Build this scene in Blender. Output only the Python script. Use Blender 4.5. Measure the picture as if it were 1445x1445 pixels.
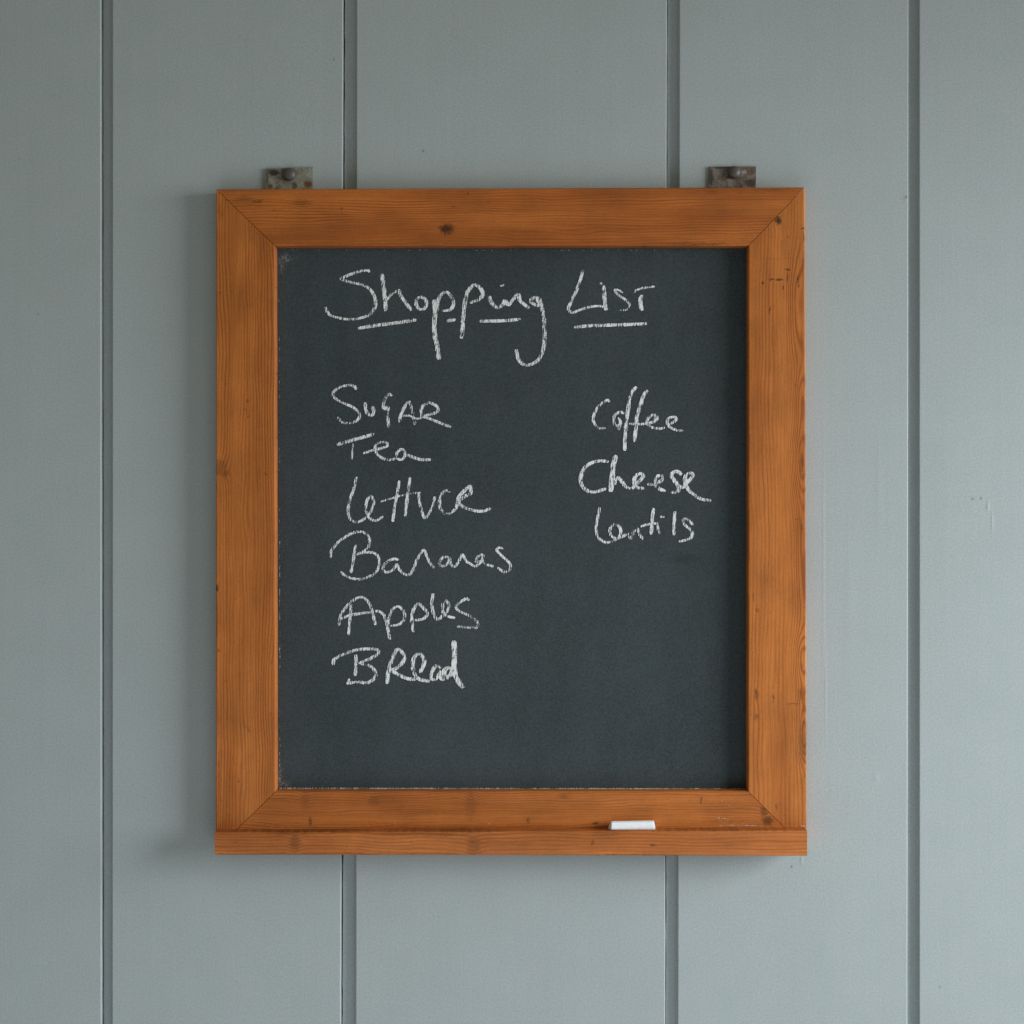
import bpy, bmesh, math, random
from mathutils import Vector
from mathutils import noise as mnoise

random.seed(7)
for o in list(bpy.data.objects):
    bpy.data.objects.remove(o, do_unlink=True)
S = bpy.context.scene
COL = S.collection

# ------------------------------------------------------------ camera, light
K = 0.0008            # metres per photo pixel on the front plane of the frame
DIST = 2.0            # camera to the front of the frame
YF = -0.0225          # front of the frame (wall face is y = 0)
YCAM = YF - DIST
cam = bpy.data.cameras.new('camera')
co = bpy.data.objects.new('camera', cam)
COL.objects.link(co)
co.location = (0, YCAM, 0)
co.rotation_euler = (math.radians(90), 0, 0)
cam.sensor_width = 36
cam.lens = 36 * DIST / (1445 * K)
cam.clip_end = 50
S.camera = co

W = bpy.data.worlds.new('World')
S.world = W
W.use_nodes = True
W.node_tree.nodes['Background'].inputs[0].default_value = (1.0, 1.0, 0.82, 1)
W.node_tree.nodes['Background'].inputs[1].default_value = 0.195



def area_lamp(name, loc, aim, sx, sy, energy, col, spread=180):
    lamp = bpy.data.lights.new(name, 'AREA')
    lamp.shape = 'RECTANGLE'
    lamp.size, lamp.size_y, lamp.energy, lamp.color = sx, sy, energy, col
    lamp.spread = math.radians(spread)
    lo = bpy.data.objects.new(name, lamp)
    COL.objects.link(lo)
    lo.location = loc
    lo.rotation_euler = (Vector(aim) - Vector(loc)).to_track_quat('-Z', 'Y').to_euler()


# daylight from a window on the right, and its softer bounce off the floor
area_lamp('window_light', (2.2, -0.85, 0.1), (-0.4, 0, -0.8), 1.3, 1.2, 20.5, (0.915, 0.985, 1.04), 90)
area_lamp('floor_bounce', (0.0, -1.5, -1.5), (-0.1, 0, -0.3), 2.2, 1.6, 10, (0.82, 0.96, 1.18))

S.view_settings.view_transform = 'Standard'
S.view_settings.look = 'None'
S.view_settings.exposure = 0.06
S.view_settings.gamma = 1
S.render.engine = 'CYCLES'
S.cycles.transparent_max_bounces = 24
S.render.resolution_x = S.render.resolution_y = 1024


def P(px, py, y):
    """photo pixel -> point on the plane at depth y"""
    f = K * (y - YCAM) / DIST
    return Vector(((px - 722.5) * f, y, -(py - 722.5) * f))


# ------------------------------------------------------------ node helpers
class NT:
    def __init__(self, name):
        self.m = bpy.data.materials.new(name)
        self.m.use_nodes = True
        self.t = self.m.node_tree
        self.n = self.t.nodes
        self.b = self.n['Principled BSDF']
        tc = self.n.new('ShaderNodeTexCoord')
        self.obj = tc.outputs['Object']
        self.uv = tc.outputs['UV']
        sp = self.n.new('ShaderNodeSeparateXYZ')
        self.link(self.obj, sp.inputs[0])
        self.x, self.y, self.z = sp.outputs

    def link(self, a, b):
        self.t.links.new(a, b)

    def put(self, v, sock):
        if isinstance(v, bpy.types.NodeSocket):
            self.link(v, sock)
        else:
            sock.default_value = v

    def math(self, op, a, b=0.0, c=0.0, clamp=False):
        n = self.n.new('ShaderNodeMath')
        n.operation = op
        n.use_clamp = clamp
        for v, s in zip((a, b, c), n.inputs):
            self.put(v, s)
        return n.outputs[0]

    def add(self, a, b): return self.math('ADD', a, b)
    def sub(self, a, b): return self.math('SUBTRACT', a, b)
    def mul(self, a, b): return self.math('MULTIPLY', a, b)

    def vec(self, x, y, z):
        n = self.n.new('ShaderNodeCombineXYZ')
        for v, s in zip((x, y, z), n.inputs):
            self.put(v, s)
        return n.outputs[0]

    def noise(self, vec, scale=1.0, detail=2.0, rough=0.5):
        n = self.n.new('ShaderNodeTexNoise')
        self.put(vec, n.inputs['Vector'])
        n.inputs['Scale'].default_value = scale
        n.inputs['Detail'].default_value = detail
        n.inputs['Roughness'].default_value = rough
        return n.outputs['Fac']

    def step(self, v, lo, hi, a=0.0, b=1.0):
        n = self.n.new('ShaderNodeMapRange')
        n.interpolation_type = 'SMOOTHSTEP'
        self.put(v, n.inputs[0])
        for i, q in enumerate((lo, hi, a, b)):
            n.inputs[i + 1].default_value = q
        return n.outputs[0]

    def mix(self, f, a, b, mode='MIX'):
        n = self.n.new('ShaderNodeMix')
        n.data_type = 'RGBA'
        n.blend_type = mode
        self.put(f, n.inputs[0])
        for v, s in ((a, n.inputs[6]), (b, n.inputs[7])):
            if isinstance(v, tuple):
                v = v if len(v) == 4 else (*v, 1)
            self.put(v, s)
        return n.outputs[2]

    def scale_col(self, col, f):
        n = self.n.new('ShaderNodeVectorMath')
        n.operation = 'SCALE'
        self.put(col, n.inputs[0])
        self.put(f, n.inputs['Scale'])
        return n.outputs[0]

    def bell(self, a, ca, ra, b, cb, rb):
        """exp(-d2) of an elliptical distance"""
        da = self.mul(self.sub(a, ca), 1.0 / ra)
        db = self.mul(self.sub(b, cb), 1.0 / rb)
        d2 = self.add(self.mul(da, da), self.mul(db, db))
        return self.math('POWER', math.e, self.mul(d2, -1.0))

    def bump(self, h, strength, dist):
        n = self.n.new('ShaderNodeBump')
        n.inputs['Strength'].default_value = strength
        n.inputs['Distance'].default_value = dist
        self.put(h, n.inputs['Height'])
        self.link(n.outputs[0], self.b.inputs['Normal'])


# ------------------------------------------------------------ materials
def paint_material(seed):
    t = NT('grey_paint')
    sx = t.add(t.x, seed * 3.7)
    v = t.vec(sx, t.y, t.z)
    fine = t.noise(v, 480, 3, 0.75)
    blot = t.noise(v, 16, 3, 0.55)
    hue = t.noise(t.vec(sx, t.y, t.add(t.z, 9.0)), 30, 3)
    col = t.mix(hue, (0.405, 0.462, 0.445), (0.438, 0.460, 0.459))
    f = t.add(t.add(0.955, t.mul(t.sub(fine, 0.5), 0.66)), t.mul(t.sub(blot, 0.5), 0.09))
    # brushed streaks
    brush = t.noise(t.vec(t.mul(sx, 330), 0.0, t.mul(t.z, 5.0)), 1, 4, 0.6)
    broad = t.noise(t.vec(t.mul(sx, 70), 0.0, t.mul(t.z, 2.2)), 1, 3, 0.6)
    f = t.add(f, t.mul(t.sub(broad, 0.5), 0.03))
    # flecks of dirt and chips in the paint
    spk = None
    for px, py, r in ((471, 84, 1.2), (597, 213, 1.4), (1117, 1223, 1.5), (1384, 703, 1.8), (1372, 704, 1.2),
                      (1279, 278, 1.6), (1326, 1393, 1.2), (54, 443, 1.0)):
        p = P(px, py, 0)
        b = t.bell(t.x, p.x, r * K, t.z, p.z, r * K * 1.2)
        spk = b if spk is None else t.math('MAXIMUM', spk, b)
    f = t.mul(f, t.sub(1.0, t.mul(spk, 0.55)))
    t.link(t.scale_col(col, f), t.b.inputs['Base Color'])
    t.b.inputs['Roughness'].default_value = 0.62
    t.b.inputs['Specular IOR Level'].default_value = 0.3
    peel = t.noise(v, 240, 3, 0.6)
    h = t.add(t.add(t.mul(brush, 0.22), t.mul(peel, 0.35)), t.mul(broad, 0.55))
    for px, py, rx, ry, a in ((1162, 800, 1.6, 170, 0.5), (1165, 980, 1.6, 60, 0.7), (1240, 690, 5, 60, 0.5), (1198, 850, 6, 80, 0.4),
                              (1236, 1098, 4, 8, 0.9), (1394, 715, 2.5, 6, 1.6), (1400, 735, 1.5, 14, 1.0),
                              (1378, 703, 6, 3, 1.2), (1131, 1214, 2, 7, 1.2), (1279, 279, 4, 5, 1.4)):
        p = P(px, py, 0)
        h = t.add(h, t.mul(t.bell(t.x, p.x, rx * K, t.z, p.z, ry * K), a))
    t.bump(h, 0.45, 0.0005)
    return t.m


def wood_material(name, along, seed, knots=(), marks=(), tint=(1, 1, 1), period=0.0030, face_y=YF, rings_amt=0.72):
    """along = 'x' or 'z'.  knots: (px, py, r_along, r_across, rings, dark) in photo pixels.
    marks: (px, py, r_along, r_across, dark) dents, stains and dirt with a shape of their own."""
    t = NT(name)
    L, A = (t.x, t.z) if along == 'x' else (t.z, t.x)
    Ls = t.add(L, seed * 1.37)
    warp = t.noise(t.vec(t.mul(Ls, 5.0), t.mul(A, 22), t.mul(t.y, 12)), 1, 2)
    warp2 = t.noise(t.vec(t.mul(Ls, 22.0), t.mul(A, 60), seed), 1, 2)
    ph = t.mul(t.add(t.add(A, t.mul(t.y, 0.5)), t.add(t.mul(t.sub(warp, 0.5), 0.020), t.mul(t.sub(warp2, 0.5), 0.0034))),
               2 * math.pi / period)
    dark = figure = None
    rag = t.noise(t.vec(t.mul(Ls, 1), t.mul(t.y, 1), t.mul(A, 1.3)), 330, 3, 0.6)
    ragx = t.noise(t.vec(t.mul(Ls, 1), seed, A), 190, 3, 0.6)
    ragz = t.noise(t.vec(t.add(Ls, 5.0), seed, A), 190, 3, 0.6)
    for px, py, rl, ra, rings, dk in knots:
        p = P(px, py, face_y)
        cl, ca = (p.x, p.z) if along == 'x' else (p.z, p.x)
        b = t.bell(L, cl, rl * K, A, ca, ra * K)
        ph = t.add(ph, t.mul(b, rings * 2 * math.pi))
        if rings >= 2:
            figure = b if figure is None else t.math('MAXIMUM', figure, b)
        if dk:
            core = t.step(t.add(b, t.mul(t.sub(rag, 0.5), 0.95)), 0.22, 0.95, 0.0, dk)
            dark = core if dark is None else t.math('MAXIMUM', dark, core)
    wave = t.math('SINE', ph)
    # rings: broad pale early wood and a thinner dark late-wood line
    ring = t.math('POWER', t.add(0.5, t.mul(wave, 0.5)), 2.2)
    strength = t.step(t.noise(t.vec(t.mul(Ls, 2.0), t.mul(A, 70), seed), 1, 2), 0.32, 0.66, 0.15, 1.0)
    if figure is not None:      # bold figure where the saw cut across the rings
        strength = t.math('MAXIMUM', strength, t.mul(t.step(figure, 0.05, 0.5), 1.35))
    ring = t.mul(ring, strength)
    fibre = t.noise(t.vec(t.mul(Ls, 26), t.mul(A, 1500), t.mul(t.y, 600)), 1, 3, 0.65)
    fibre2 = t.noise(t.vec(t.mul(Ls, 9), t.mul(A, 420), seed), 1, 3, 0.6)
    band = t.noise(t.vec(t.mul(Ls, 3.0), t.mul(A, 34), seed * 2.0), 1, 3, 0.55)
    blot = t.noise(t.vec(t.mul(Ls, 16), t.mul(A, 24), seed + 3.0), 1, 4, 0.6)
    c0 = (0.545, 0.174, 0.035)
    c1 = (0.270, 0.064, 0.009)
    base = t.mix(t.step(band, 0.3, 0.72), tuple(a * b for a, b in zip(c0, tint)), tuple(a * b * 0.88 for a, b in zip((0.440, 0.126, 0.019), tint)))
    col = t.mix(t.mul(ring, rings_amt), base, tuple(a * b for a, b in zip(c1, tint)))
    grain = t.noise(t.vec(t.mul(t.x, 1), t.mul(t.y, 1), t.add(t.z, seed)), 700, 2, 0.7)
    f = t.add(0.99, t.add(t.mul(t.sub(fibre, 0.5), 0.62), t.mul(t.sub(fibre2, 0.5), 0.46)))
    f = t.add(f, t.add(t.mul(t.sub(grain, 0.5), 0.48), t.mul(t.sub(blot, 0.5), 0.78)))
    # fine dark pores, short along the grain
    pore = t.noise(t.vec(t.mul(Ls, 130), t.mul(A, 900), seed), 1, 2, 0.5)
    f = t.mul(f, t.step(pore, 0.66, 0.76, 1.0, 0.62))
    dent = t.noise(t.vec(t.mul(t.x, 1), seed, t.z), 75, 3, 0.5)
    f = t.mul(f, t.step(dent, 0.70, 0.78, 1.0, 0.62))
    col = t.scale_col(col, f)
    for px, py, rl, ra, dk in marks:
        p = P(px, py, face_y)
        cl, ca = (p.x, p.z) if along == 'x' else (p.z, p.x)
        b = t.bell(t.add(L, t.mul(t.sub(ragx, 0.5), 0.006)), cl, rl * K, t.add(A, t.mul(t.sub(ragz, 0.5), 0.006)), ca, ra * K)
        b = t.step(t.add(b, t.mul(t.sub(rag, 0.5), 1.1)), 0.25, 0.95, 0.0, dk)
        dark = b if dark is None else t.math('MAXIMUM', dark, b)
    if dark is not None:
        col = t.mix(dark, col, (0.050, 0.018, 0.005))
    t.link(col, t.b.inputs['Base Color'])
    t.put(t.step(band, 0.3, 0.7, 0.5, 0.62), t.b.inputs['Roughness'])
    t.b.inputs['Specular IOR Level'].default_value = 0.3
    h = t.add(t.add(t.mul(fibre, 0.5), t.mul(ring, -0.5)), t.mul(grain, 0.3))
    if dark is not None:
        h = t.sub(h, t.mul(dark, 0.9))
    t.bump(h, 0.35, 0.0004)
    return t.m


def slate_material():
    t = NT('black_board_paint')
    v = t.obj
    fine = t.noise(v, 480, 3, 0.75)
    cloud = t.noise(t.vec(t.mul(t.x, 6), 0.0, t.mul(t.z, 5)), 1, 5, 0.6)
    hue = t.noise(t.vec(t.add(t.x, 4.0), 0.0, t.z), 26, 3)
    wipe = t.noise(t.vec(t.mul(t.x, 40), 0.0, t.mul(t.z, 11)), 1, 4, 0.6)
    col = t.mix(hue, (0.0480, 0.0650, 0.0640), (0.0590, 0.0655, 0.0725))
    f = t.add(1.0, t.mul(t.sub(fine, 0.5), 1.5))
    f = t.add(f, t.add(t.mul(t.sub(cloud, 0.5), 0.65), t.mul(t.sub(wipe, 0.5), 0.28)))
    col = t.scale_col(col, f)
    # old chalk rubbed into the two corners by the left stile
    dust = None
    for px, py, rx, ry in ((397, 372, 4, 12), (396, 1096, 4, 9), (404, 365, 9, 6), (400, 1106, 8, 4)):
        p = P(px, py, -0.0058)
        b = t.bell(t.x, p.x, rx * K, t.z, p.z, ry * K)
        dust = b if dust is None else t.math('MAXIMUM', dust, b)
    flake = t.noise(v, 420, 3, 0.65)
    d = t.mul(dust, t.step(flake, 0.40, 0.70))
    col = t.mix(t.mul(d, 0.5), col, (0.50, 0.47, 0.42))
    # wiped smear under the last word
    p = P(965, 788, -0.0058)
    smear = t.bell(t.x, p.x, 20 * K, t.z, p.z, 7 * K)
    col = t.scale_col(col, t.sub(1.0, t.mul(smear, 0.22)))
    t.link(col, t.b.inputs['Base Color'])
    t.b.inputs['Roughness'].default_value = 0.68
    t.b.inputs['Specular IOR Level'].default_value = 0.08
    t.bump(t.add(fine, t.mul(wipe, 0.4)), 0.25, 0.0003)
    return t.m


def chalk_mark_material(name, bias=0.0, tone=(0.87, 0.88, 0.86)):
    t = NT(name)
    sp = t.n.new('ShaderNodeSeparateXYZ')
    t.link(t.uv, sp.inputs[0])
    u, press = sp.outputs[0], sp.outputs[1]
    sx = t.add(t.x, t.mul(t.z, -0.12))
    streak = t.noise(t.vec(t.mul(sx, 780), 0.0, t.mul(t.z, 130)), 1, 2, 0.5)
    tooth = t.noise(t.obj, 1250, 2, 0.6)
    patch = t.noise(t.obj, 160, 2, 0.5)
    edge = t.math('ABSOLUTE', t.sub(t.mul(u, 2.0), 1.0))
    e3 = t.math('POWER', edge, 3.0)
    v = t.add(press, t.mul(t.sub(streak, 0.5), 2.1))
    v = t.add(v, t.mul(t.sub(tooth, 0.5), 1.2))
    v = t.add(v, t.mul(t.sub(patch, 0.5), 0.5))
    v = t.add(t.sub(v, t.mul(e3, 0.16)), bias)
    a = t.step(v, 0.36, 0.78)
    tr = t.n.new('ShaderNodeBsdfTransparent')
    mx = t.n.new('ShaderNodeMixShader')
    t.link(a, mx.inputs[0])
    t.link(tr.outputs[0], mx.inputs[1])
    t.link(t.b.outputs[0], mx.inputs[2])
    t.link(mx.outputs[0], t.n['Material Output'].inputs[0])
    t.b.inputs['Base Color'].default_value = (*tone, 1)
    t.b.inputs['Roughness'].default_value = 0.95
    t.b.inputs['Specular IOR Level'].default_value = 0.05
    return t.m


def rust_material(name, seed, pale, brown, spots):
    """spots: (px, py, rx, ry, colour, strength) patches of rust, grime or bare metal"""
    t = NT(name)
    v = t.vec(t.add(t.x, seed), t.y, t.z)
    n1 = t.noise(v, 85, 5, 0.68)
    n2 = t.noise(t.vec(t.add(t.x, seed + 2.0), t.y, t.z), 210, 4, 0.65)
    n3 = t.noise(v, 560, 3, 0.7)
    col = t.mix(t.step(n1, 0.38, 0.62), brown, pale)
    for px, py, rx, ry, c, k in spots:
        p = P(px, py, -0.0026)
        b = t.bell(t.x, p.x, rx * K, t.z, p.z, ry * K)
        col = t.mix(t.step(t.add(b, t.mul(t.sub(n2, 0.5), 1.3)), 0.30, 0.80, 0.0, k), col, c)
    col = t.mix(t.step(n2, 0.38, 0.28), col, (0.025, 0.017, 0.012))
    col = t.scale_col(col, t.add(1.0, t.mul(t.sub(n3, 0.5), 1.3)))
    t.link(col, t.b.inputs['Base Color'])
    t.b.inputs['Roughness'].default_value = 0.75
    t.b.inputs['Metallic'].default_value = 0.15
    t.bump(t.add(n1, t.mul(n3, 0.6)), 0.5, 0.0006)
    return t.m


def plain_material(name, col, rough, scale=600, amt=0.2, metallic=0.0, bump=0.2):
    t = NT(name)
    n = t.noise(t.obj, scale, 3, 0.6)
    c = t.n.new('ShaderNodeRGB')
    c.outputs[0].default_value = (*col, 1)
    t.link(t.scale_col(c.outputs[0], t.add(1 - amt / 2, t.mul(n, amt))), t.b.inputs['Base Color'])
    t.b.inputs['Roughness'].default_value = rough
    t.b.inputs['Metallic'].default_value = metallic
    t.bump(n, bump, 0.0004)
    return t.m


# ------------------------------------------------------------ object helpers
def link_mesh(name, me, mat, parent=None, smooth=False):
    o = bpy.data.objects.new(name, me)
    me.materials.append(mat)
    COL.objects.link(o)
    if smooth:
        for p in me.polygons:
            p.use_smooth = True
    if parent is not None:
        o.parent = parent
        # children keep world coordinates in their mesh, so grain never shifts
        base = Vector((0, 0, 0))
        q = parent
        while q is not None:
            base += Vector(q.location)
            q = q.parent
        o.location = -base
    return o


def from_data(name, verts, faces):
    me = bpy.data.meshes.new(name)
    me.from_pydata(verts, [], faces)
    me.update()
    return me


def from_bm(name, bm):
    bmesh.ops.recalc_face_normals(bm, faces=bm.faces)
    me = bpy.data.meshes.new(name)
    bm.to_mesh(me)
    bm.free()
    return me


def tag(o, label=None, cat=None, group=None, kind=None):
    for k, v in (('label', label), ('category', cat), ('group', group), ('kind', kind)):
        if v:
            o[k] = v
    return o


# ------------------------------------------------------------ panelled wall
ZT = 1.05
GY = 0.0078                       # depth of the grooves
# groove edges in photo pixels at top and bottom of the picture, how open the crack is
GROOVES = [(-316, -299, -316, -299, .6), (142.3, 158.6, 143.2, 158.0, .55), (484.2, 503.2, 481.0, 501.8, 1.0),
           (941.2, 958.8, 938.6, 956.2, 1.0), (1282.2, 1297.2, 1280.6, 1297.2, .45), (1742, 1758, 1742, 1758, .6)]
paint = [paint_material(i) for i in range(2)]
wm = from_data('wall', [(-1.05, .03, -ZT), (1.05, .03, -ZT), (1.05, .03, ZT), (-1.05, .03, ZT),
                        (-1.05, .022, -ZT), (1.05, .022, -ZT), (1.05, .022, ZT), (-1.05, .022, ZT)],
               [(0, 3, 2, 1), (4, 5, 6, 7), (0, 1, 5, 4), (1, 2, 6, 5), (2, 3, 7, 6), (3, 0, 4, 7)])
wall = link_mesh('wall', wm, plain_material('dark_backing', (0.03, 0.03, 0.028), 0.9))
tag(wall, 'grey-green painted panelling of wide vertical boards behind the blackboard', 'wall', kind='structure')


def groove_x(g, z):
    """left and right edge of a groove at height z, on the wall plane"""
    f = K * (-YCAM) / DIST
    t = (z / f + 722.5) / 1445.0          # 1 at picture top, 0 at bottom
    a = (g[0] * t + g[2] * (1 - t) - 722.5) * f
    b = (g[1] * t + g[3] * (1 - t) - 722.5) * f
    return a, b


ROWS = 260
for i in range(len(GROOVES) - 1):
    g0, g1 = GROOVES[i], GROOVES[i + 1]
    verts, faces = [], []
    ncol = None
    for r in range(ROWS + 1):
        z = -ZT + 2 * ZT * r / ROWS
        la, lb = groove_x(g0, z)
        ra, rb = groove_x(g1, z)
        n0 = mnoise.noise(Vector((i * 5.1, 0, z * 26))) + 0.6 * mnoise.noise(Vector((i * 5.1, 3, z * 90)))
        n1 = mnoise.noise(Vector((i * 9.7, 7, z * 24))) + 0.7 * mnoise.noise(Vector((i * 9.7, 5, z * 80)))
        gap = max(0.00005, (0.0012 + 0.0009 * n0) * g0[4])
        wob = 0.00022 * n1
        lw = 0.00012 * mnoise.noise(Vector((i * 3.3, 11, z * 30)))
        sec = [(la + gap, 0.021), (la + gap, GY + 0.0003), (la + gap + 0.0004, GY), (lb - 0.0006, GY + 0.0002),
               (lb + lw, GY - 0.0004), (lb + lw, 0.0009), (lb + 0.0003 + lw, 0.0003), (lb + 0.0010, 0.0)]
        x0, x1 = lb + 0.0010, ra - 0.0012
        for c in range(1, 12):
            x = x0 + (x1 - x0) * c / 12
            sec.append((x, 0.00035 * mnoise.noise(Vector((x * 7, i * 2.0, z * 3)))))
        sec += [(x1, 0.0), (ra - 0.0004 + wob, 0.0003), (ra + wob, 0.0011), (ra + wob, 0.021)]
        ncol = len(sec)
        verts += [(x, y, z) for x, y in sec]
    for r in range(ROWS):
        for c in range(ncol - 1):
            a = r * ncol + c
            faces.append((a, a + 1, a + 1 + ncol, a + ncol))
    for r in (0, ROWS):
        f = [r * ncol + c for c in range(ncol)]
        faces.append(tuple(f if r else f[::-1]))
    link_mesh('plank', from_data('plank', verts, faces), paint[i % 2], wall)

# ------------------------------------------------------------ blackboard
root = bpy.data.objects.new('blackboard', None)
root.location = P(721, 1207, YF)
COL.objects.link(root)
tag(root, 'framed blackboard with a chalk shopping list hanging on the grey panelling', 'blackboard')

TO, TI = [(305, 267), (1136, 264.2)], [(388.5, 347.2), (1056, 347)]
BO, BI = [(304.5, 1199), (1138.5, 1199)], [(389.5, 1116.6), (1055.2, 1116.2)]
YB = -0.0029                      # back of the frame
YP = -0.0058                      # face of the writing panel
MIT = 0.00034


def frame_member(name, quad, mat, seed):
    """quad: outer a, outer b, inner b, inner a in photo pixels on the front plane"""
    c = [P(x, y, YF) for x, y in quad]
    # leave a hair-thin joint along both mitres
    d = (c[1] - c[0]).normalized()
    c[0] += d * MIT; c[3] += d * MIT
    c[1] -= d * MIT; c[2] -= d * MIT
    inward = (c[3] - c[0]); inward -= d * inward.dot(d); inward.normalize()
    N = 150
    prof_w = [(0.0, YB), (0.0, YF + 0.0012), (0.0004, YF + 0.0004), (0.0013, YF), (0.25, YF), (0.5, YF), (0.75, YF),
              (-0.0016, YF), (-0.0006, YF + 0.0005), (0.0, YF + 0.0016), (0.0, YF + 0.0075), (-0.0008, YF + 0.0083), (0.0, YF + 0.0090), (0.0, YB)]
    verts, faces = [], []
    np_ = len(prof_w)
    for r in range(N + 1):
        t = r / N
        o = c[0].lerp(c[1], t)
        q = c[3].lerp(c[2], t)
        wob = 0.00030 * mnoise.noise(Vector((seed * 4.0, t * 9, 0))) + 0.00020 * mnoise.noise(Vector((seed * 4.0, t * 45, 2)))
        wob += 0.0009 * max(0.0, mnoise.noise(Vector((seed * 4.0, t * 60, 7))) - 0.38)      # small dents in the arris
        wob2 = 0.00026 * mnoise.noise(Vector((seed * 4.0, t * 12, 5)))
        span = (q - o)
        ln = span.dot(inward)
        for k, (w, y) in enumerate(prof_w):
            if k < 4:
                f = (w + wob) / ln
            elif k < 7:
                f = w
            else:
                f = 1 + (w + wob2) / ln
            p = o + span * f
            verts.append((p.x, y, p.z))
    for r in range(N):
        for k in range(np_):
            a, b = r * np_ + k, r * np_ + (k + 1) % np_
            faces.append((a, b, b + np_, a + np_))
    faces.append(tuple(range(np_))[::-1])
    faces.append(tuple(N * np_ + k for k in range(np_)))
    bm = bmesh.new()
    me = from_data(name, verts, faces)
    bm.from_mesh(me)
    return link_mesh(name, from_bm(name, bm), mat, root)


top_mat = wood_material('pine_top', 'x', 1.0,
    knots=[(630, 323, 13, 9, 1.6, 0.93), (425, 286, 16, 6, 0.9, 0.35), (820, 332, 26, 6, 0.8, 0), (345, 280, 14, 5, 1.0, 0.25), (1006, 271, 10, 5, .6, .2)],
    marks=[(628, 328, 3.5, 7, 0.75), (363, 284, 9, 2.5, .5), (560, 345, 150, 2.2, .18), (980, 344, 60, 2.0, .45), (388, 297, 16, 1.3, .45), (660, 272, 2, 2, .6),
           (1085, 268, 30, 2, .35), (640, 291, 3, 1.6, .5)],
    tint=(0.95, 0.87, 0.80))
left_mat = wood_material('pine_left', 'z', 2.3,
    knots=[(311, 660, 17, 12, 1.5, 0.45), (318, 668, 9, 5, .8, .5), (306, 830, 6, 3, 1.2, 0.8), (335, 745, 60, 14, .9, 0)],
    marks=[(310, 413, 2.5, 2.5, .6), (349, 566, 4, 3, .4), (306, 880, 30, 1.5, .4), (311, 300, 16, 4, .25), (310, 1100, 60, 3, .3)],
    tint=(1.0, 0.98, 0.95), period=0.0034)
right_mat = wood_material('pine_right', 'z', 5.1,
    knots=[(1130, 645, 60, 15, 4.6, 0), (1131, 655, 22, 4, 0.5, 0.42), (1131, 930, 42, 13, 4.0, 0.0), (1131, 940, 9, 3, .3, 0.35), (1134, 1045, 34, 8, 3.0, 0.4), (1130, 560, 40, 9, 2.5, 0),
           (1098, 311, 7, 6, 1.8, 0.92), (1124, 430, 80, 14, 3.4, 0), (1131, 1010, 50, 9, 2.4, 0), (1130, 800, 90, 8, 2.0, 0), (1128, 980, 12, 4, .8, .3), (1068, 980, 10, 3, .9, .5)],
    marks=[(1088, 394, 2.2, 6, .85), (1100, 394, 2.5, 7, .85), (1111, 380, 1.5, 6, .75), (1111, 392, 7, 1.2, .7), (1126, 397, 12, 1.2, .75), (1076, 400, 2.2, 2, .9),
           (1105, 406, 4, 1.3, .8), (1086, 438, 7, 1.0, .75), (1133, 323, 1.2, 4, .8), (1134, 335, 9, 1.2, .7), (1096, 365, 1.2, 26, .18),
           (1091, 985, 7, 2, .55), (1066, 978, 9, 1.5, .65), (1067, 1012, 5, 5, .4), (1120, 993, 1.2, 12, .45), (1063, 842, 10, 2, .3), (1131, 745, 20, .7, .55), (1112, 334, 2, 1.5, .7),
           (1096, 1138, 6, 2, .4), (1058, 620, 10, 1.5, .4), (1058, 700, 60, 1.0, .3)],
    tint=(1.06, 1.06, 1.04), period=0.0046, rings_amt=0.58)
bot_mat = wood_material('pine_bottom', 'x', 8.2,
    knots=[(664, 1136, 9, 30, 1.6, 0.22), (430, 1128, 8, 20, .8, .2), (527, 1130, 10, 10, .8, .3), (1083, 1158, 10, 9, 1.8, 0.7), (1078, 1146, 7, 10, .8, 0.55), (438, 1160, 3, 8, .7, .55)],
    marks=[(989, 1130, 1.1, 7, .75), (745, 1158, 2, 6, .5), (437, 1156, 1.3, 6, .5), (840, 1162, 6, 2, .8), (700, 1168, 420, 3.0, .30), (1020, 1160, 60, 2, .25), (795, 1124, 10, 5, .3)],
    tint=(1.0, 0.96, 0.88))
ledge_mat = wood_material('pine_ledge', 'x', 11.7,
    knots=[(416, 1190, 10, 16, 1.2, 0.38), (668, 1194, 12, 18, 1.2, 0.30), (560, 1190, 40, 12, .8, 0)],
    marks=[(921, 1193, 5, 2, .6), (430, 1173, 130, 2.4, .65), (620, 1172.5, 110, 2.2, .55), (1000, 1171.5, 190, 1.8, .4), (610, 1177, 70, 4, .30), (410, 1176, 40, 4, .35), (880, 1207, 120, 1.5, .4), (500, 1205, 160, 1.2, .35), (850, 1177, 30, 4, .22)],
    tint=(1.04, 1.04, 1.22), period=0.0042, face_y=YF - 0.018)

frame_member('rail', [TO[0], TO[1], TI[1], TI[0]], top_mat, 1)
right = frame_member('stile', [TO[1], BO[1], BI[1], TI[1]], right_mat, 2)
bottom = frame_member('rail', [BO[1], BO[0], BI[0], BI[1]], bot_mat, 3)
left = frame_member('stile', [BO[0], TO[0], TI[0], BI[0]], left_mat, 4)

# writing panel, let into the back of the frame
a, b = P(382, 340, YP), P(1064, 1124, YP)
bm = bmesh.new()
bmesh.ops.create_cube(bm, size=1.0)
for v in bm.verts:
    v.co = Vector((a.x if v.co.x < 0 else b.x, YP if v.co.y < 0 else YP + 0.0026, b.z if v.co.z < 0 else a.z))
panel = link_mesh('writing_panel', from_bm('writing_panel', bm), slate_material(), root)
# the frame has a rebate, so the panel is housed in it and held by the arris

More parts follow.
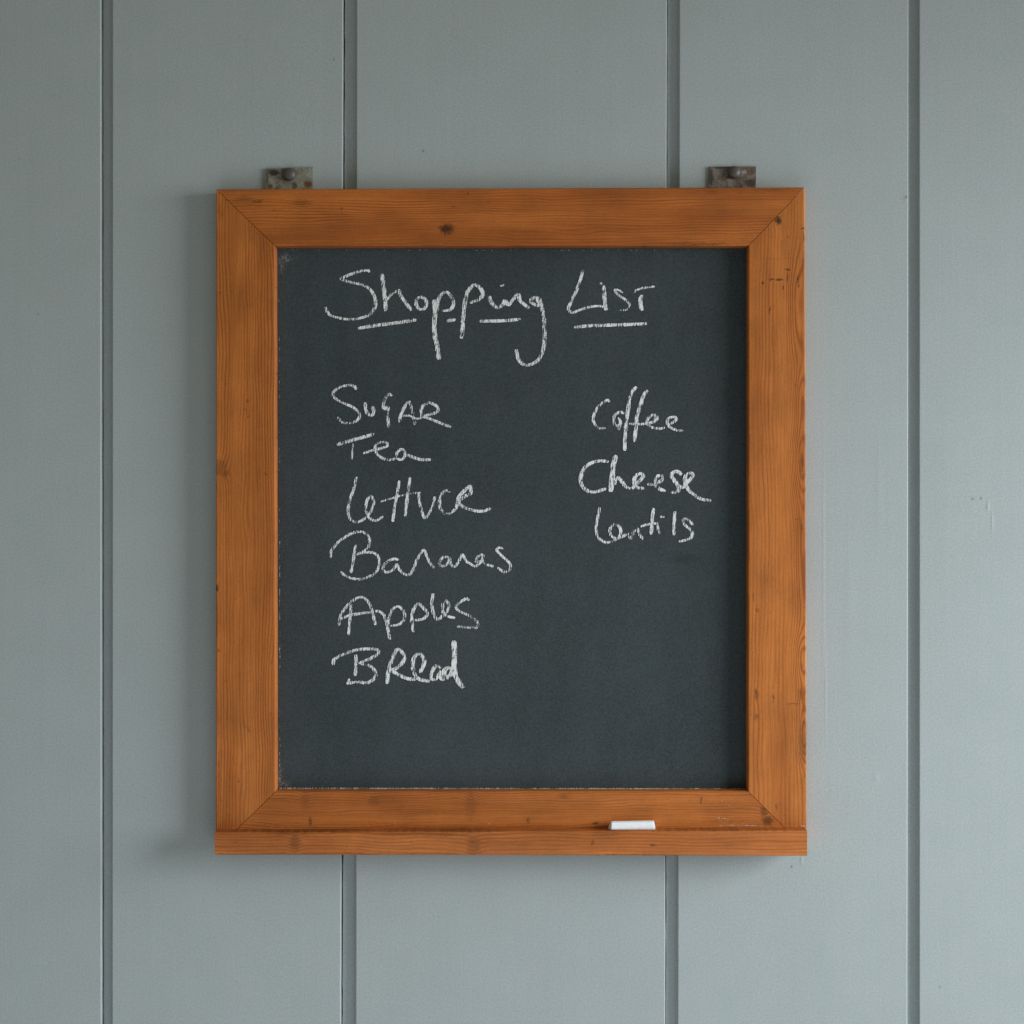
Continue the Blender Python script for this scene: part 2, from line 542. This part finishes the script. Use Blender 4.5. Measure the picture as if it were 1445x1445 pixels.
# chalk ledge nailed along the foot of the frame
YL = YF - 0.018
lt_l, lt_r = P(303, 1174.5, YL), P(1139, 1171.8, YL)
lb_l, lb_r = P(303.2, 1206.3, YL), P(1139, 1207.8, YL)
N = 60
verts, faces = [], []
sec_n = None
for r in range(N + 1):
    t = r / N
    tp, bt = lt_l.lerp(lt_r, t), lb_l.lerp(lb_r, t)
    e1 = 0.00022 * mnoise.noise(Vector((t * 14, 1, 0))) + 0.00016 * mnoise.noise(Vector((t * 60, 1, 3)))
    e2 = 0.00020 * mnoise.noise(Vector((t * 12, 2, 8)))
    zt, zb = tp.z + e1, bt.z + e2
    sec = [(YF - 0.0002, zt + 0.0002), (YL + 0.0022, zt), (YL + 0.0008, zt - 0.0005), (YL, zt - 0.0020), (YL, (zt + zb) / 2),
           (YL, zb + 0.0014), (YL + 0.0005, zb + 0.0003), (YL + 0.0014, zb), (YF - 0.0002, zb)]
    sec_n = len(sec)
    verts += [(tp.x, y, z) for y, z in sec]
for r in range(N):
    for k in range(sec_n):
        p, q = r * sec_n + k, r * sec_n + (k + 1) % sec_n
        faces.append((p, q, q + sec_n, p + sec_n))
faces.append(tuple(range(sec_n)))
faces.append(tuple(N * sec_n + k for k in range(sec_n))[::-1])
bm = bmesh.new()
bm.from_mesh(from_data('tmp', verts, faces))
ledge = link_mesh('chalk_ledge', from_bm('chalk_ledge', bm), ledge_mat, root)
LEDGE_Z = (lt_l.z + (lt_r.z - lt_l.z) * 0.70)


# hanging plates with their round-headed screws
def hanging_plate(x0, y0, x1, y1, x2, y2, sx, sy, sr, mat, smat, seed):
    """x0,y0 top left  x1,y1 top right  x2,y2 bottom right"""
    yf = -0.0026
    A, B, C = P(x0, y0, yf), P(x1, y1, yf), P(x2, y2 + 26, yf)
    D = A + (C - B)
    bm = bmesh.new()
    ring = []
    corners = [A, B, C, D]
    for k in range(4):
        p, q = corners[k], corners[(k + 1) % 4]
        for s in range(8):
            v = p.lerp(q, s / 8)
            v = v + Vector((mnoise.noise(Vector((seed, k, s * 1.7))), 0, mnoise.noise(Vector((seed + 4, k, s * 1.7))))) * 0.0004
            ring.append(v)
    fr = [bm.verts.new(v) for v in ring]
    bk = [bm.verts.new((v.x, -0.0001, v.z)) for v in ring]
    bm.faces.new(fr)
    bm.faces.new(bk[::-1])
    n = len(ring)
    for k in range(n):
        bm.faces.new((fr[k], fr[(k + 1) % n], bk[(k + 1) % n], bk[k]))
    bmesh.ops.bevel(bm, geom=[e for e in bm.edges if all(v in fr for v in e.verts)], offset=0.0004, segments=2, affect='EDGES')
    plate = link_mesh('hanging_plate', from_bm('hanging_plate', bm), mat, root)
    # domed head with a worn slot
    c = P(sx, sy, yf)
    R = sr * K
    bm = bmesh.new()
    rings = []
    for k, (rr, hh) in enumerate([(.62, 0.0), (.80, .14), (1.0, .26), (1.0, .36), (.95, .52), (.84, .68), (.68, .80), (.48, .89), (.26, .94), (.10, .95)]):
        rings.append([bm.verts.new((c.x + R * rr * math.cos(2 * math.pi * s / 28), yf - R * hh, c.z + R * rr * math.sin(2 * math.pi * s / 28))) for s in range(28)])
    for p, q in zip(rings, rings[1:]):
        for s in range(28):
            bm.faces.new((p[s], p[(s + 1) % 28], q[(s + 1) % 28], q[s]))
    bm.faces.new(rings[-1])
    bm.faces.new(rings[0][::-1])
    link_mesh('screw', from_bm('screw', bm), smat, plate, smooth=True)
    return plate


screw_mat = plain_material('dull_steel', (0.105, 0.088, 0.078), 0.5, 500, 0.8, 0.3, 0.4)
hp1 = hanging_plate(374.5, 238.0, 441, 236.0, 441.5, 262, 408, 246.5, 9.6,
                    rust_material('rusty_plate', 0.0, (0.33, 0.33, 0.265), (0.20, 0.18, 0.13), [(386, 243, 11, 6, (0.040, 0.028, 0.018), .9), (434, 260, 7, 6, (0.17, 0.060, 0.018), .9), (415, 262, 4, 7, (0.14, 0.060, 0.028), .8), (381, 263, 4, 4, (0.12, 0.045, 0.015), .8), (406, 240, 12, 5, (0.06, 0.04, 0.03), .7), (377, 250, 2.5, 14, (0.07, 0.045, 0.03), .7)]), screw_mat, 1.0)
hp2 = hanging_plate(1000.5, 235.2, 1066.8, 234.8, 1066.4, 262, 1035.5, 243.8, 9.2,
                    rust_material('brown_plate', 3.3, (0.22, 0.195, 0.165), (0.130, 0.086, 0.060), [(1062, 240, 6, 8, (0.12, 0.065, 0.048), .8), (1060, 258, 10, 6, (0.055, 0.030, 0.024), .85), (1003, 250, 4, 14, (0.055, 0.038, 0.028), .85), (1020, 236, 16, 3, (0.06, 0.045, 0.03), .8), (1050, 242, 5, 4, (0.36, 0.32, 0.28), .7), (1030, 258, 3, 7, (0.30, 0.25, 0.21), .7)]), screw_mat, 5.0)
hp1['label'] = 'pale grey hanging plate spotted with orange rust'
hp2['label'] = 'brown tarnished hanging plate'

# ------------------------------------------------------------ chalk writing
def catmull(pts, step):
    if len(pts) == 2:
        pts = [pts[0], ((pts[0][0] + pts[1][0]) / 2, (pts[0][1] + pts[1][1]) / 2), pts[1]]
    P_ = [Vector((p[0], p[1])) for p in pts]
    P_ = [P_[0] * 2 - P_[1]] + P_ + [P_[-1] * 2 - P_[-2]]
    out = []
    for i in range(1, len(P_) - 2):
        a, b, c, d = P_[i - 1:i + 3]
        n = max(2, int((c - b).length / step))
        for k in range(n):
            t = k / n
            out.append(0.5 * ((2 * b) + (c - a) * t + (2 * a - 5 * b + 4 * c - d) * t * t + (3 * b - a - 3 * c + d) * t ** 3))
    out.append(P_[-2])
    return out


LAYER = [0]


def chalk(name, strokes, mat, parent, frame, thin, thick, yplane=YP, press=0.66, label=None):
    """strokes: lists of zoomed pixel points, optionally (points, width factor, pressure).
    frame: (x0, y0, scale) of the zoomed view they were read from."""
    x0, y0, sc = frame
    verts, faces, uvs = [], [], []
    for st in strokes:
        wf, pr = 1.0, press
        if isinstance(st, tuple):
            wf = st[1]
            pr = st[2] if len(st) > 2 else press
            st = st[0]
        pts = catmull([(x0 + x / sc, y0 + y / sc) for x, y in st], 1.1)
        LAYER[0] += 1
        yy = yplane - 0.00015 - 0.000004 * LAYER[0]
        n = len(pts)
        base = len(verts)
        for i, p in enumerate(pts):
            tn = (pts[min(i + 1, n - 1)] - pts[max(i - 1, 0)])
            tn = tn.normalized() if tn.length > 1e-6 else Vector((1, 0))
            nr = Vector((-tn.y, tn.x))
            w = (thin + (0.45 if thin > 3 else 0) + (thick - thin - 0.1) * abs(tn.y) ** 1.3) * wf * 0.88
            s = i / (n - 1)
            w *= 1 + 0.16 * mnoise.noise(Vector((LAYER[0] * 3.3, i * 0.12, 0)))
            end = min(i, n - 1 - i)
            w *= min(1.0, 0.62 + end * 0.16)
            q = pr - 0.03 + 0.24 * mnoise.noise(Vector((LAYER[0] * 1.7, i * 0.07, 4)))
            for k in range(5):
                u = k / 4
                e = p + nr * (u - 0.5) * w
                verts.append(P(e.x, e.y, yy - i * 1.5e-6))
                uvs.append((u, q))
        for i in range(n - 1):
            for k in range(4):
                a = base + i * 5 + k
                faces.append((a, a + 1, a + 6, a + 5))
    me = from_data(name, verts, faces)
    uvl = me.uv_layers.new(name='UVMap')
    for lp in me.loops:
        uvl.data[lp.index].uv = uvs[lp.vertex_index]
    o = link_mesh(name, me, mat, parent)
    if label:
        o['label'] = label
    return o


CH = chalk_mark_material('white_chalk_marks')
F5 = (440, 360, 1445 / 260)
F6 = (660, 360, 1445 / 290)
F7 = (440, 530, 1445 / 300)
F8 = (440, 740, 1445 / 300)
FR = (800, 530, 1223 / 220)


def conv(pts, src, dst):
    return [((src[0] + x / src[2] - dst[0]) * dst[2], (src[1] + y / src[2] - dst[1]) * dst[2]) for x, y in pts]


c6 = lambda pts: conv(pts, F6, F5)
chalk('chalk_word', [
    ([(456, 133), (440, 121), (390, 124), (320, 145), (270, 165), (230, 186), (270, 203), (330, 218), (390, 232), (440, 255), (475, 292), (497, 340),
      (500, 390), (485, 430), (458, 464), (410, 485), (340, 501), (270, 502), (200, 490), (150, 474), (122, 445), (106, 408)], 0.95),
    ([(550, 146), (560, 220), (570, 300), (577, 380), (580, 440)], 1.1, .74),
    ([(590, 352), (620, 312), (655, 288), (682, 276)], .8),
    [(680, 268), (700, 320), (735, 372), (762, 408), (782, 434)],
    [(868, 326), (830, 340), (818, 378), (832, 414), (860, 427), (888, 414), (900, 378), (888, 345), (855, 330)],
    ([(960, 350), (966, 430), (962, 520), (962, 610), (980, 700), (998, 818)], 1.25, .74),
    ([(982, 440), (988, 370), (1010, 316), (1055, 290), (1090, 320), (1112, 365), (1104, 408), (1072, 432), (1014, 437)], 1.0),
    ([(1174, 655), (1182, 560), (1190, 450), (1205, 350), (1226, 282), (1274, 234), (1320, 258), (1342, 305), (1312, 345), (1240, 374)], 1.12, .72),
    (c6([(152, 288), (168, 335), (206, 368), (245, 350), (262, 318), (285, 350), (318, 312), (356, 276), (366, 318), (396, 345), (432, 372)]), 1.05, .72),
    (c6([(230, 218), (256, 207)]), .75),
    (c6([(500, 300), (466, 300), (442, 322), (470, 346), (502, 352), (490, 312), (500, 300), (520, 360), (534, 430), (540, 520), (540, 600), (526, 680),
         (498, 735), (450, 766), (400, 772), (362, 742), (346, 700), (341, 662)]), 1.05),
], CH, panel, F5, 3.7, 5.6, label='word Shopping in white chalk')
chalk('chalk_word', [
    ([(812, 104), (790, 180), (760, 260), (727, 330), (708, 378), (735, 404), (790, 384), (870, 362), (940, 360), (985, 382)], .92, .72),
    ([(958, 214), (962, 300), (970, 388)], 1.12, .76), ([(930, 198), (948, 203)], .9),
    ([(1092, 264), (1055, 244), (1032, 247), (1060, 280), (1110, 315), (1140, 350), (1118, 380), (1060, 392)], .78),
    ([(1160, 270), (1190, 245), (1240, 230), (1316, 220)], .8), ([(1224, 280), (1214, 330), (1226, 390)], 1.2, .72),
], CH, panel, F6, 3.7, 5.2, label='word List in white chalk')
for pts, fr, w in (([(363, 574), (500, 552), (650, 533), (820, 508)], F5, 1.05), ([(1058, 516), (1128, 506)], F5, 1.0),
                   ([(82, 464), (200, 463), (290, 459), (374, 450)], F6, 1.0), ([(748, 508), (850, 497), (1000, 492), (1150, 487), (1260, 481)], F6, 1.0)):
    chalk('chalk_underline', [(pts, w)], CH, panel, fr, 4.6, 5.0, press=.72)
chalk('chalk_word', [
    [(302, 97), (290, 73), (240, 66), (180, 85), (144, 120), (160, 155), (210, 185), (270, 210), (315, 245), (326, 275), (300, 310), (245, 323), (200, 315), (176, 280)],
    ([(362, 182), (368, 232), (384, 262), (412, 268), (420, 240), (414, 208)], 1.15),
    ([(545, 138), (522, 125), (500, 155), (486, 205), (495, 228), (518, 215), (516, 265), (522, 352)], 1.05),
    ([(595, 318), (605, 270), (630, 215), (660, 178), (676, 220), (690, 280), (702, 336)], 1.1),
    ([(605, 275), (660, 272), (712, 292), (742, 288)], .85),
    ([(742, 296), (744, 230), (762, 200), (800, 186), (846, 206), (860, 235), (830, 258), (762, 276), (810, 296), (880, 325), (948, 350)], 1.12),
], CH, panel, F7, 3.4, 4.4, label='word Sugar in white chalk')
chalk('chalk_word', [
    ([(170, 470), (250, 446), (340, 421), (426, 398)], 1.35), ([(280, 458), (277, 510), (272, 568)], .72),
    [(348, 528), (400, 512), (470, 495), (514, 478), (508, 456), (470, 452), (436, 470), (430, 500), (446, 535), (482, 562), (530, 573), (570, 562)],
    [(572, 555), (582, 520), (612, 500), (632, 516), (630, 552), (606, 572), (576, 562)],
    ([(632, 530), (680, 552), (740, 570), (808, 572)], 1.2),
], CH, panel, F7, 3.6, 4.2, label='word Tea in white chalk')
chalk('chalk_word', [
    [(305, 688), (286, 770), (260, 840), (247, 910), (258, 970), (300, 996), (350, 978), (396, 930), (420, 870), (404, 820), (374, 850), (368, 910), (385, 960), (430, 986), (486, 958)],
    ([(596, 714), (580, 800), (562, 900), (550, 994)], 1.05, .72), ([(666, 690), (656, 780), (645, 860), (634, 956)], 1.05, .72),
    ([(468, 857), (530, 838), (600, 818), (680, 802), (740, 794)], .72),
    [(724, 800), (734, 870), (750, 930), (768, 968), (800, 930), (825, 870), (836, 822)],
    ([(942, 792), (915, 780), (880, 810), (868, 870), (886, 925), (930, 940), (978, 906)], 1.1),
    ([(978, 906), (1000, 850), (1040, 822), (1078, 800), (1076, 752), (1035, 785), (998, 830), (1000, 870), (1040, 897), (1100, 916), (1160, 922), (1218, 902)], 1.25),
], CH, panel, F7, 3.5, 4.4, label='word Lettuce in white chalk')
chalk('chalk_word', [
    [(130, 226), (130, 185), (170, 130), (220, 90), (280, 58), (340, 50), (380, 75), (394, 120), (376, 165), (340, 190), (272, 214)],
    ([(298, 138), (285, 220), (266, 330)], 1.05),
    [(325, 194), (400, 190), (445, 210), (460, 260), (440, 320), (395, 352), (320, 372), (240, 355), (196, 322)],
    [(592, 242), (555, 235), (505, 260), (484, 300), (505, 325), (550, 310), (578, 272), (590, 300), (624, 335), (660, 342), (692, 300), (715, 240), (760, 175), (786, 230), (812, 275), (838, 298)],
    [(932, 222), (890, 225), (868, 265), (888, 285), (925, 265), (938, 230), (945, 270), (970, 286), (1000, 250), (1022, 205), (1050, 250), (1080, 268), (1110, 285), (1150, 252), (1164, 206),
     (1128, 222), (1118, 255), (1158, 248), (1188, 272), (1236, 286)],
    [(1302, 166), (1270, 158), (1258, 178), (1300, 222), (1345, 265), (1346, 305), (1308, 324), (1262, 292)],
], CH, panel, F8, 3.6, 4.3, label='word Bananas in white chalk')
chalk('chalk_word', [
    [(182, 688), (195, 620), (235, 560), (290, 510), (345, 495), (385, 530), (410, 590), (432, 684)],
    ([(266, 543), (260, 640), (248, 752)], .95), ([(192, 642), (260, 618), (330, 605), (410, 595), (455, 590), (490, 618), (510, 680), (522, 740), (532, 784)], 1.1),
    [(514, 695), (525, 630), (550, 575), (590, 558), (628, 600), (625, 650), (590, 680), (532, 690)],
    ([(692, 732), (682, 680), (680, 620), (695, 570), (725, 540), (765, 575), (785, 605), (760, 640), (700, 652)], 1.12),
    ([(824, 468), (816, 540), (825, 600), (852, 648), (890, 620), (930, 570), (920, 520), (895, 535), (888, 590), (920, 622), (974, 636)], 1.08),
    [(1072, 517), (1050, 505), (1000, 535), (980, 565), (1010, 595), (1070, 620), (1122, 660), (1122, 700), (1070, 700), (986, 694)],
], CH, panel, F8, 3.5, 4.6, label='word Apples in white chalk')
chalk('chalk_word', [
    ([(146, 956), (150, 920), (210, 885), (290, 856), (380, 846), (452, 854), (442, 885), (390, 915), (318, 945)], 1.15),
    ([(300, 885), (300, 960), (295, 1030)], 1.2), ([(318, 943), (390, 960), (430, 1000), (430, 1040), (380, 1076), (310, 1070), (236, 1082)], 1.15), ([(244, 1078), (256, 1048)], .8),
    ([(512, 1084), (520, 1000), (545, 920), (580, 850), (626, 890), (616, 940), (560, 985), (524, 984), (570, 1010), (640, 1045), (705, 1056)], 1.3, .70),
    ([(735, 1010), (765, 935), (742, 885), (706, 890), (684, 950), (700, 1020), (730, 1052), (800, 1066)], 1.35),
    ([(876, 978), (846, 960), (818, 1000), (812, 1050), (846, 1048), (872, 1000), (876, 1046), (904, 1056)], 1.15, .70),
    ([(944, 972), (904, 988), (905, 1040), (945, 1022), (966, 960)], 1.6, .72), ([(966, 790), (970, 880), (968, 980), (986, 1050), (1030, 1112)], 1.7, .72),
], CH, panel, F8, 3.6, 4.5, label='word Bread in white chalk')
chalk('chalk_word', [
    ([(338, 207), (316, 192), (265, 225), (225, 280), (205, 340), (225, 390), (260, 413), (302, 412)], .92),
    [(450, 298), (415, 286), (376, 310), (365, 360), (385, 390), (412, 385)], ([(398, 330), (420, 362), (406, 428)], .9),
    ([(547, 88), (510, 130), (490, 200), (475, 300), (462, 400), (455, 500), (453, 590)], 1.1, .76), ([(634, 114), (600, 160), (575, 240), (550, 320), (540, 420), (528, 520)], 1.1, .74),
    ([(488, 378), (560, 382), (620, 376), (680, 362), (708, 335), (682, 308), (640, 330), (630, 370), (665, 405), (720, 416), (772, 408)], 1.02),
    ([(672, 372), (690, 332)], .8),
    [(784, 392), (850, 355), (846, 325), (800, 335), (788, 375), (820, 412), (870, 431), (912, 431)],
], CH, panel, FR, 3.5, 5.2, label='word Coffee in white chalk')
chalk('chalk_word', [
    ([(328, 677), (260, 668), (190, 686), (140, 722), (112, 780), (110, 840), (135, 885), (190, 913), (250, 905), (308, 886)], 1.2, .72),
    ([(384, 624), (366, 700), (354, 800), (342, 912)], 1.55, .80), ([(372, 856), (398, 800), (430, 830), (460, 870), (498, 886)], 1.15),
    ([(512, 888), (560, 834), (600, 790), (576, 768), (538, 790), (528, 840), (555, 880), (608, 884)], 1.2, .70),
    ([(630, 852), (690, 850), (742, 820), (742, 784), (705, 795), (692, 850), (720, 885), (774, 906)], 1.2),
    ([(902, 776), (860, 752), (818, 778), (842, 822), (868, 862), (874, 918)], 1.3), ([(815, 912), (850, 917), (876, 900)], 1.2),
    ([(868, 862), (910, 876), (942, 840), (985, 790), (974, 765), (936, 782), (926, 832), (950, 890), (1000, 936), (1060, 970), (1132, 980)], 1.2, .70),
], CH, panel, FR, 3.6, 5.0, label='word Cheese in white chalk')
chalk('chalk_word', [
    ([(258, 1034), (240, 1120), (230, 1200), (240, 1260), (280, 1300), (330, 1308), (375, 1290), (420, 1240), (414, 1190), (380, 1165), (345, 1190), (336, 1232), (360, 1268), (400, 1276),
      (440, 1260), (478, 1244), (502, 1278), (520, 1230), (552, 1202), (572, 1250), (598, 1285)], .98),
    ([(680, 1040), (670, 1120), (660, 1248)], 1.05, .74), ([(574, 1184), (640, 1166), (722, 1158)], .95), ([(708, 1160), (712, 1205), (732, 1242)], .95),
    ([(724, 1111), (766, 1108)], 1.0), ([(848, 1064), (842, 1150), (838, 1252)], 1.08, .76),
    ([(990, 1172), (950, 1130), (915, 1128), (925, 1170), (965, 1205), (985, 1240), (962, 1280), (878, 1302)], .98),
], CH, panel, FR, 3.6, 4.8, label='word Lentils in white chalk')

# chalk dust settled along the foot of the panel and rubbed on the frame
DU = chalk_mark_material('chalk_dust', bias=-0.02, tone=(0.62, 0.58, 0.53))
I1 = (0, 0, 1.0)
chalk('chalk_dust', [([(394, 1112.4), (560, 1112.6), (740, 1112.9), (900, 1113.2), (1052, 1113.4)], 1.0)], DU, panel, I1, 2.6, 3.0, press=.58)
chalk('chalk_dust', [([(393.5, 356), (394, 430), (394.3, 520), (394.5, 700), (394.8, 900), (395, 1110)], 1.0)], DU, panel, I1, 1.8, 1.7, press=.28)
chalk('chalk_dust', [([(394, 352.8), (560, 353), (740, 353), (900, 353), (1050, 353)], 1.0)], DU, panel, I1, 1.5, 1.7, press=.24)
for st in (([(1014, 1165.5), (1040, 1164.5), (1078, 1165.6)], .55), ([(1011, 1154), (1029, 1155.3)], 1.0), ([(1018, 1131), (1019, 1128)], .8), ([(1025, 1137), (1033, 1137)], .6),
           ([(689.5, 1162.5), (691.6, 1162.5)], 1.0, .95), ([(557.5, 1162.5), (558.9, 1162.5)], .9, .8)):
    chalk('chalk_smear', [st], DU, bottom, I1, 2.0, 2.0, yplane=YF, press=.55)
chalk('chalk_smear', [([(1128, 1165), (1137, 1166.3)], .9)], DU, right, I1, 2.0, 2.0, yplane=YF, press=.6)

# ------------------------------------------------------------ stick of chalk on the ledge
bm = bmesh.new()
pl, pr_ = P(857, 1163, YF - 0.010), P(925.5, 1163, YF - 0.010)
cx, half, hh = (pl.x + pr_.x) / 2, (pr_.x - pl.x) / 2, 0.0049
secs = []
NS = 24
for i in range(NS + 1):
    s = -1 + 2 * i / NS
    ring = []
    for k in range(20):
        an = 2 * math.pi * (k + .5) / 20
        c_, s_ = math.cos(an), math.sin(an)
        m = (abs(c_) ** 3.4 + abs(s_) ** 3.4) ** (-1 / 3.4)
        rr = hh * (1 + 0.025 * mnoise.noise(Vector((i * .5, k * .6, 3))))
        rr *= 1.0 + 0.05 * s
        if i in (0, NS):
            rr *= .95
        yy, zz = rr * m * c_, rr * m * s_
        x = s * (half - 0.0005)
        if s < 0:     # broken slantwise: the back lower corner reaches furthest
            skew = (0.0036 * (1 - yy / hh) / 2 + 0.0022 * (zz / hh + 1) * (yy / hh + 1) / 2) * abs(s) ** 8
        else:
            skew = -0.0009 * (zz / hh + 1) * abs(s) ** 8
        ring.append(bm.verts.new((x + skew, yy, zz + hh * 0.97)))
    secs.append(ring)
for p, q in zip(secs, secs[1:]):
    for k in range(20):
        bm.faces.new((p[k], p[(k + 1) % 20], q[(k + 1) % 20], q[k]))
bm.faces.new(secs[0][::-1])
bm.faces.new(secs[-1])
stick = link_mesh('chalk_stick', from_bm('chalk_stick', bm), plain_material('white_chalk', (0.86, 0.87, 0.87), 0.9, 500, 0.12, 0, 0.3))
stick.location = (cx, YF - 0.0090, LEDGE_Z)
stick.rotation_euler = (0, 0, math.radians(3))
tag(stick, 'short white stick of chalk lying on the ledge of the blackboard', 'chalk')
